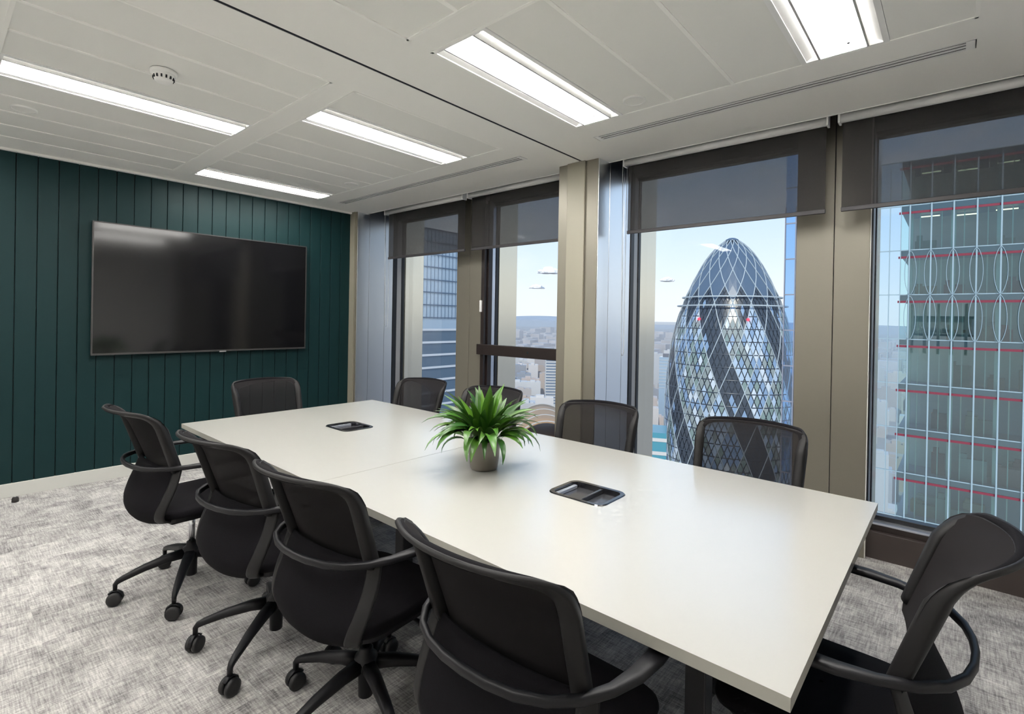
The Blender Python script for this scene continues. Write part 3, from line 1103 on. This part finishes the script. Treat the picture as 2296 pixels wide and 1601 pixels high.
# ================================================================== outside
GZ = -135.0
P('city_ground', (0.36, 0.34, 0.33), 0.9, vary=(0.01, 0.35))
P('tower_dark', (0.045, 0.058, 0.080), 0.3, spec=0.5)
P('tower_dome', (0.085, 0.125, 0.185), 0.25, spec=0.7)
P('tower_pale', (0.40, 0.50, 0.62), 0.3, spec=0.5)
P('tower_blue', (0.22, 0.32, 0.47), 0.3, spec=0.5)
P('tower_grey', (0.26, 0.30, 0.30), 0.25, spec=0.6)
P('tower_white', (0.56, 0.62, 0.68), 0.35, spec=0.5)
P('tower_green', (0.20, 0.27, 0.26), 0.2, spec=0.6)
P('tower_rib', (0.42, 0.48, 0.52), 0.5)
P('beacon_red', (0.6, 0.02, 0.03), 0.4, emit=(1.0, 0.02, 0.04), es=3.0)

# ---- egg-shaped tower
TWX, TWY, TWT = -73.2, 241.9, 40.0
PROF = [(0.0, 0.3), (1.0, 3.0), (3.0, 5.6), (6.0, 8.5), (10.7, 11.9), (18.5, 15.9), (27.7, 20.0), (39.0, 23.8), (49.0, 25.9), (59.0, 27.2), (75.0, 28.3), (95.0, 28.4), (120.0, 27.4), (150.0, 25.6), (176.0, 24.0)]
ROWS = [1.2, 4.5, 9.5, 15.5, 22.5, 30.0] + [30.0 + 12.4 * k for k in range(1, 13)]


def tw_r(d):
    for (a, ra), (b, rb) in zip(PROF, PROF[1:]):
        if d <= b:
            k = (d - a) / (b - a)
            return ra + (rb - ra) * k
    return PROF[-1][1]


def tw_d(row):
    i = min(int(row), len(ROWS) - 2)
    return ROWS[i] + (ROWS[i + 1] - ROWS[i]) * (row - i)


def tw_p(th, row, off=0.0):
    d = tw_d(row)
    r = tw_r(d) + off
    return Vector((r * math.cos(th), r * math.sin(th), 175.0 - d))


t = thing('egg_tower', 'tall egg-shaped glass tower with a diamond lattice of spiralling panels', 'building', (TWX, TWY, TWT - 175.0))
DEG = PI / 180
rt_ = random.Random(4)
cm = ['tower_dark', 'tower_pale', 'tower_blue', 'tower_grey', 'tower_white', 'tower_green', 'tower_dome']
# only the lower rows down to the street that any window could show
for j in range(len(ROWS) - 2):
    for i in range(18):
        th0 = (2 * i + (j % 2)) * 10 * DEG
        spiral = ((2 * i + (j % 2) - j + 40) // 2) % 18
        dome = j < 4
        dark = (not dome) and (spiral % 3 == 1 or j == 4)
        tone = (1, 2, 5, 3)[(spiral * 5 + j) % 4]
        m = MB()
        N = 2 if dome else 4
        g = 0.03 if not dome else 0.0
        for a in range(N):
            for b in range(N):
                def q(s_, t_):
                    return tw_p(th0 + (s_ - t_) * 10 * DEG, j + s_ + t_)
                s0, s1, t0, t1 = a / N + g, (a + 1) / N - g * .3, b / N + g, (b + 1) / N - g * .3
                if dome:
                    mi = 6
                elif dark:
                    mi = 0 if rt_.random() < .93 else 2
                else:
                    mi = rt_.choice((tone, tone, tone, tone, 1, 2, 3, 4, 5))
                pts = [q(s0, t0), q(s0, t1), q(s1, t1), q(s1, t0)]
                m.quad(*pts, mi)
        m.build('glass_panel', cm, t)
core = MB().lathe([(max(.2, tw_r(d) - .5), 175.0 - d) for d in (1, 3, 6, 11, 18, 28, 39, 49, 59, 75, 95, 120, 150, 175)], seg=48)
core.build('core', 'tower_dark', t)
for sgn in (-1, 1):
    for i in range(18):
        pts = [tw_p((2 * i) * 10 * DEG + sgn * row * 10 * DEG, row, .12) for row in [k * .5 for k in range(0, 2 * len(ROWS) - 1)]]
        ups = [(p.x, p.y, 0.2 * p.length) for p in pts]
        MB().sweep(pts, ups, 0.42, 0.30, n=4, e=1.0, sm=False).build('lattice_rib', 'tower_rib', t)
for d in [36 + 5.3 * k for k in range(26)]:
    r = tw_r(d) + .05
    MB().lathe([(r, 175 - d - .22), (r + .12, 175 - d), (r, 175 - d + .22)], seg=54, cap=False).build('floor_band', 'tower_dark', t)
for d, e_ in ((27.3, 1.0), (31.2, 1.8)):
    r = tw_r(d) + e_
    MB().lathe([(r, 175 - d - .25), (r + .5, 175 - d - .25), (r + .5, 175 - d + .25), (r, 175 - d + .25), (r, 175 - d - .25)], seg=60, cap=False, sm=False).build('rail_ring', 'tower_rib', t)
MB().lathe([(3.4, 173.6), (2.6, 174.6), (1.4, 175.2), (0.2, 175.4)], seg=24).build('cap', 'tower_dome', t)
for bx, by in ((-6.5, -25.0), (14.5, -21.0)):
    k = 23.4 / math.hypot(bx, by)
    MB().lathe([(0.05, -.6), (.6, -.3), (.6, .3), (.05, .6)], (bx * k, by * k, 137.8), 10).build('beacon', 'beacon_red', t)

# ---- glass office building opposite (front parallel to our windows)
P('office_slab', (0.24, 0.25, 0.31), 0.5)
P('office_red', (0.20, 0.018, 0.042), 0.5)
P('office_mullion', (0.27, 0.37, 0.43), 0.45)
P('office_inner', (0.62, 0.64, 0.55), 0.5)
thin_glass('office_glass', (0.74, 0.90, 0.92), 1.5, 0.0, 0.05)
thin_glass('screen_glass', (0.80, 0.90, 0.96), 1.5, 0.0, 0.10)
thin_glass('blue_glass', (0.58, 0.76, 0.95), 1.5, 0.0, 0.06)
obj_random_mat('office_room', [(0.34, 0.38, 0.36), (0.58, 0.62, 0.52), (0.26, 0.30, 0.36), (0.50, 0.40, 0.33), (0.42, 0.52, 0.50)], 0.8)
obj_random_mat('office_stuff', [(0.04, 0.05, 0.08), (0.30, 0.09, 0.08), (0.45, 0.47, 0.44), (0.10, 0.14, 0.10), (0.36, 0.28, 0.18), (0.06, 0.06, 0.09)], 0.7)
P('office_lamp', (0.9, 0.9, 0.8), 0.5, emit=(1.0, 0.86, 0.5), es=1.6)
YB = 53.6
t = thing('glass_office_building', 'glass office building across the street with red floor lines', 'building', (1.7, YB, -26.0))
bx = [2.31 - 1.7 + 1.412 * k for k in range(10)]
zs = [-0.18 + 3.80 * k + 26.0 for k in range(-6, 5)]
Wd = bx[-1]
Dp = 9.0
rb = random.Random(12)
for zi, z in enumerate(zs):
    MB().box(0.0, Wd, 0.12, Dp, z - .02, z + .34).build('floor_slab', 'office_slab', t)
    MB().box(0.0, Wd, 0.012, 0.11, z - .02, z + .42).build('spandrel', 'office_slab', t)
    MB().box(-.15, Wd, -0.02, 0.10, z - .24, z - .05).build('red_strip', 'office_red', t)
    MB().box(-2.0, Wd, -0.05, 0.06, z + .42, z + .50).build('transom', 'office_mullion', t)
    if zi < len(zs) - 1:
        H = zs[zi + 1] - z
        MB().box(0.3, Wd, 4.2, 4.4, z + .34, z + H - .02).build('room_wall', 'office_room', t)
        # columns and partitions inside
        for k in range(5):
            xx = 0.45 + k * 2.8
            MB().box(xx, xx + .32, 1.3, 1.62, z + .34, z + H - .02).build('inner_column', 'office_inner', t)
        for k in range(9):
            xx = bx[min(k, 8)] + .62
            MB().box(xx, xx + .07, 0.55, 0.62, z + .34, z + H - .02).build('inner_post', 'office_inner', t)
        for k in range(6):
            xx = rb.uniform(0.8, Wd - 1.4)
            hh = rb.uniform(.7, 1.9)
            yy = rb.uniform(1.0, 3.0)
            f_ = MB().box(xx, xx + rb.uniform(.6, 1.8), yy, yy + rb.uniform(.5, .9), z + .34, z + .34 + hh)
            f_.box(xx + .1, xx + .5, yy + .1, yy + .4, z + .34 + hh, z + .34 + hh + rb.uniform(.15, .5))
            f_.build('furniture', 'office_stuff', t)
        if zi >= 8:
            for k in range(4):
                xx = 1.2 + 2.4 * k
                MB().box(xx, xx + 1.3, 2.0 + .8 * (k % 2), 2.12 + .8 * (k % 2), z + H - .30, z + H - .22).build('office_light', 'office_lamp', t)
        # panes, one per bay and floor
        edges = [0.0] + bx
        for a, b in zip(edges, edges[1:]):
            MB().box(a + .02, b - .02, -0.005, 0.005, z + .50, z + H + .42).build('pane', 'office_glass', t)
        MB().box(-1.9, -.78, -0.005, 0.005, z + .50, z + H + .42).build('screen_pane', 'screen_glass', t)
        MB().box(-.76, -.02, -0.005, 0.005, z + .50, z + H + .42).build('screen_pane', 'screen_glass', t)
zlo, zhi = zs[0], zs[-1]
# distorted reflections in the panes of two floors, shaped as thin oval loops
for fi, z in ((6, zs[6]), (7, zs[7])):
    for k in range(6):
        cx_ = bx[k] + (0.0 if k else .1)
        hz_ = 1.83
        MB().sweep([(cx_ + .40 * math.cos(2 * PI * i / 28) * (1 - .25 * abs(math.sin(2 * PI * i / 28)) ** 3), -.26, z + .46 + hz_ + hz_ * math.sin(2 * PI * i / 28)) for i in range(28)], (0, 1, 0), .045, .045, closed=True, n=5).build('reflection_loop', 'office_mullion', t)
MB().sweep([(8.1 + .50 * math.cos(2 * PI * i / 28), -.26, zs[8] + 2.5 + 2.0 * math.sin(2 * PI * i / 28)) for i in range(28)], (0, 1, 0), .10, .10, closed=True, n=5).build('reflection_loop', 'office_mullion', t)  # large lens-shaped reflection in the glass, also shaped as a loop
for x in bx:
    MB().box(x - .05, x + .05, -0.20, 0.03, zlo, zhi).build('mullion', 'office_mullion', t)
for x in (-1.95, -.77, -.0):
    MB().box(x - .03, x + .03, -0.10, 0.03, zlo, zhi).build('screen_mullion', 'office_mullion', t)
# glass return screen of the same building, set back behind the wide mullion
for k in range(-6, 4):
    z = 12.25 - 3.84 * 1 + 3.84 * k + 26.0
    sx, sy = -10.45, 6.2
    MB().box(sx, sx + 1.0, sy - .01, sy + .01, z + .06, z + 3.80).build('return_pane', 'blue_glass', t)
    MB().box(sx + 1.04, sx + 2.2, sy - .01, sy + .01, z + .06, z + 3.80).build('return_pane', 'blue_glass', t)
    MB().box(sx, sx + 2.2, sy - .05, sy + .05, z - .08, z + .06).build('return_transom', 'office_slab', t)
for x in (-10.45, -9.43, -8.25):
    MB().box(x - .05, x + .05, 6.1, 6.3, 0, 40).build('return_mullion', 'office_slab', t)

# ---- banded tower seen in the leftmost window
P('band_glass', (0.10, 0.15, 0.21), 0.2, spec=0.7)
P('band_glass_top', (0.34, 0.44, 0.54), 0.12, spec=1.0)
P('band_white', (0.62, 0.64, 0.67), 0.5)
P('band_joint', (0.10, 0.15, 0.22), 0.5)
t = thing('banded_tower', 'blue glass tower with white floor bands in the leftmost window', 'building', (-118.0, 88.0, GZ))
zt = 29.0 - GZ
fl = 3.93
k = 0
z = zt
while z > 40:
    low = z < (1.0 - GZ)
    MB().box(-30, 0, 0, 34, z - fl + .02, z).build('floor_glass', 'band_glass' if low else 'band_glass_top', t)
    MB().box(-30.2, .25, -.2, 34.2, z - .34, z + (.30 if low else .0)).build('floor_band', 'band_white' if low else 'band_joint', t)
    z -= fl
    k += 1
for yy in [1.5 * i for i in range(23)]:
    if yy > 8:
        MB().box(-.02, .12, yy - .05, yy + .05, 136, zt).build('mullion', 'band_joint', t)

# ---- city below
struct(MB().box(-14000, 9000, 60, 16000, GZ - 30, GZ).build('ground', 'city_ground'))
obj_random_mat('roof', [(0.34, 0.30, 0.29), (0.52, 0.47, 0.44), (0.62, 0.58, 0.56), (0.44, 0.34, 0.27), (0.30, 0.32, 0.36), (0.70, 0.68, 0.66), (0.50, 0.40, 0.36)], 0.8)
P('roof_stuff', (0.50, 0.47, 0.47), 0.8, vary=(0.008, 0.45))
P('hill', (0.40, 0.43, 0.47), 0.9, vary=(0.0012, 0.2))  # some of the distance haze is put into this pale grey-blue
P('orange_roof', (0.42, 0.26, 0.14), 0.6)
P('white_wall', (0.55, 0.54, 0.53), 0.6)
P('window_strip', (0.14, 0.19, 0.26), 0.25)
P('teal_glass', (0.06, 0.26, 0.34), 0.25)
P('dark_roof', (0.16, 0.16, 0.18), 0.7)
rc = random.Random(99)


def visible_az(x, y):
    """true inside the bearings the windows look out on"""
    dx, dy = x - 5.45, y + 1.44
    a = math.degrees(math.atan2(-dx, dy))     # bearing left of +y
    return 36.5 < a < 44 or 20 < a < 28.5 or 0 < a < 19


def city_block(x, y, w, d, h, rot):
    m = MB()
    m.box(-w / 2, w / 2, -d / 2, d / 2, 0, h)
    m.box(-w / 2, w / 2, -d / 2, -d / 2 + .6, h, h + 1.0)
    m.box(-w * .25, w * .1, -d * .2, d * .2, h, h + rc.uniform(2, 5))
    m.box(w * .2, w * .4, -d * .35, -d * .1, h, h + rc.uniform(1.5, 3))
    return m


LAND = [(5.45 - d_ * math.sin(math.radians(b_)), -1.44 + d_ * math.cos(math.radians(b_)), r_) for b_, d_, r_ in ((37.2, 540, 64), (36.6, 800, 16), (25.1, 190, 14), (24.1, 700, 16))]
stuff = MB()
cnt = 0
r = 330.0
while r < 5200:
    step = 26 + r * 0.022
    a = -4.0
    while a < 66:
        aa = math.radians(a)
        rr = r + rc.uniform(-.08, .08) * step
        x, y = 5.45 - rr * math.sin(aa), -1.44 + rr * math.cos(aa)
        w, d = rc.uniform(.4, .80) * step, rc.uniform(.4, .80) * step
        h = rc.choice((10, 14, 18, 24, 30)) * (1 + (rc.random() ** 6) * 2.0)
        clear = math.hypot(x - TWX, y - TWY) > 70 and all(math.hypot(x - lx_, y - ly_) > lr_ + step * .5 for lx_, ly_, lr_ in LAND) and not (-175 < x < -100 and 70 < y < 140)
        az_ok = visible_az(x, y)
        if clear:
            if r < 1500 and az_ok:
                o = city_block(x, y, w, d, h, 0).build('city_building', 'roof', None, (x, y, GZ))
                o.rotation_euler.z = aa
                tag(o, 'low building among the distant city rooftops', 'building', 'distant city rooftops')
                cnt += 1
            elif az_ok or r > 1500:
                stuff.box(x - w / 2, x + w / 2, y - d / 2, y + d / 2, GZ, GZ + h)
        a += math.degrees(step / r) * 1.02
    r += step
o = stuff.build('distant_city', 'roof_stuff')
tag(o, 'hazy sprawl of tiny rooftops reaching to the horizon', 'city', kind='stuff')
# low hills on the horizon
hm = MB()


def hill_fn(a, b):
    an = math.radians(-12 + 90 * a)
    rr = 9500 + 5000 * b
    z = GZ + (60 + 80 * math.sin(9 * a) ** 2 + 40 * math.sin(23 * a + 1)) * math.sin(PI * min(1, b * 1.0)) * 1.25
    return (5 - rr * math.sin(an), rr * math.cos(an), max(GZ - 5, z))


hm.grid(hill_fn, 90, 8)
struct(hm.build('hills', 'hill'))


def along(px_dir, dist, z):
    """point at a compass bearing (degrees left of +y) from the room"""
    a = math.radians(px_dir)
    return (5.45 - dist * math.sin(a), -1.44 + dist * math.cos(a), z)


# landmark: long sunlit curved roof below the second window
p = along(37.2, 540, GZ)
t = thing('curved_roof_hall', 'sunlit orange hall with a curved ribbed roof below the window bar', 'building', p, math.radians(40))
MB().box(-34, 34, -50, 50, 0, 20).build('hall_wall', 'orange_roof', t)
MB().shell(lambda a, b: (-36 + 72 * a, -52 + 104 * b, 20 + 18 * math.sin(PI * a)), 16, 4, 0.8).build('roof', 'orange_roof', t)
for k in range(4):
    yy = -50 + 33 * k
    MB().sweep([(-36 + 72 * i / 16, yy, 21 + 18 * math.sin(PI * i / 16)) for i in range(17)], (0, 1, 0), 1.2, 1.6, n=4, e=1, sm=False).build('roof_rib', 'white_wall', t)
# landmark: pale slab block right of it
p = along(36.6, 800, GZ)
t = thing('pale_slab_block', 'pale slab block of flats at the right of the barred window view', 'building', p, math.radians(40))
MB().box(-9, 9, -9, 9, 0, 80).build('wall', 'white_wall', t)
for k in range(16):
    MB().box(-8, 8, -9.3, -9.0, 6 + 4.4 * k, 7.8 + 4.4 * k).build('window_strip', 'window_strip', t)
# landmark: teal banded block left of the egg tower's foot
p = along(25.1, 190, GZ)
t = thing('teal_block', 'teal office block with white floor bands left of the egg tower', 'building', p, math.radians(24))
MB().box(-5, 3.6, -7, 7, 0, 98).build('wall', 'teal_glass', t)
for k in range(21):
    MB().box(-5.15, 3.75, -7.2, 7.2, 3.0 + 4.6 * k, 4.2 + 4.6 * k).build('floor_band', 'white_wall', t)
# landmark: dark blocky tower beyond
p = along(24.1, 700, GZ)
t = thing('grey_tower_block', 'grey-blue tower block standing left of the egg tower', 'building', p, math.radians(20))
MB().box(-9, 9, -10, 10, 0, 90).build('wall', 'band_glass_top', t)
MB().box(-5, 4, -5, 5, 90, 94).build('roof_plant', 'dark_roof', t)
for k in range(10):
    MB().box(-9.2, 9.2, -10.3, 10.3, 50 + 4 * k, 50.6 + 4 * k).build('floor_band', 'white_wall', t)

# ---- small clouds
P('cloud', (0.95, 0.94, 0.93), 1.0, spec=0.0)


def cloud(px, py, depth, w, seed, label):
    """puffy cumulus made of merged lobes with a flat base"""
    rr = random.Random(seed)
    bm = bmesh.new()
    for k in range(46):
        u = rr.triangular(-1, 1, 0)
        s = w * (0.05 + .11 * (1 - abs(u))) * rr.uniform(.5, 1.3)
        M = Matrix.Translation((u * w * .5, rr.uniform(-.12, .12) * w, w * rr.uniform(.0, .14) * (1.2 - abs(u)))) @ Matrix.Diagonal((s * 1.25, s, s * .8, 1))
        bmesh.ops.create_icosphere(bm, subdivisions=2, radius=1.0, matrix=M)
    for v in bm.verts:
        v.co.z = max(v.co.z, -w * .03)
    m = MB()
    m.take(bm, 0, True)
    d = F_ * 1145.66 + R_ * (px - 1148) - U_ * (py - 719)
    c = Vector((5.4549, -1.4434, 1.4358)) + d * (depth / 1145.66)
    o = m.build('cloud', 'cloud', None, tuple(c))
    o.rotation_euler.z = math.atan2(R_.y, R_.x)
    return tag(o, label, 'cloud', 'small clouds')


cloud(1230, 612, 2600, 120, 3, 'upper of the two small white clouds in the barred window')
cloud(1203, 646, 2700, 80, 5, 'lower of the two small white clouds in the barred window')
cloud(1496, 630, 3400, 110, 8, 'thin small cloud left of the egg tower')

# ---- haze over the city
hz = bpy.data.materials.new('city_haze')
hz.use_nodes = True
MATS['city_haze'] = hz
hn = hz.node_tree
hn.nodes.remove(hn.nodes['Principled BSDF'])
vs = hn.nodes.new('ShaderNodeVolumeScatter')
vs.inputs['Color'].default_value = (0.90, 0.94, 1.0, 1)
vs.inputs['Density'].default_value = 1.3e-4
vs.inputs['Anisotropy'].default_value = 0.0
hn.links.new(vs.outputs[0], hn.nodes['Material Output'].inputs['Volume'])
o = MB().box(-13000, 8000, 300, 15500, GZ - 1, GZ + 125).build('haze', 'city_haze')
o['kind'] = 'stuff'
tag(o, 'pale haze lying over the distant city', 'haze')
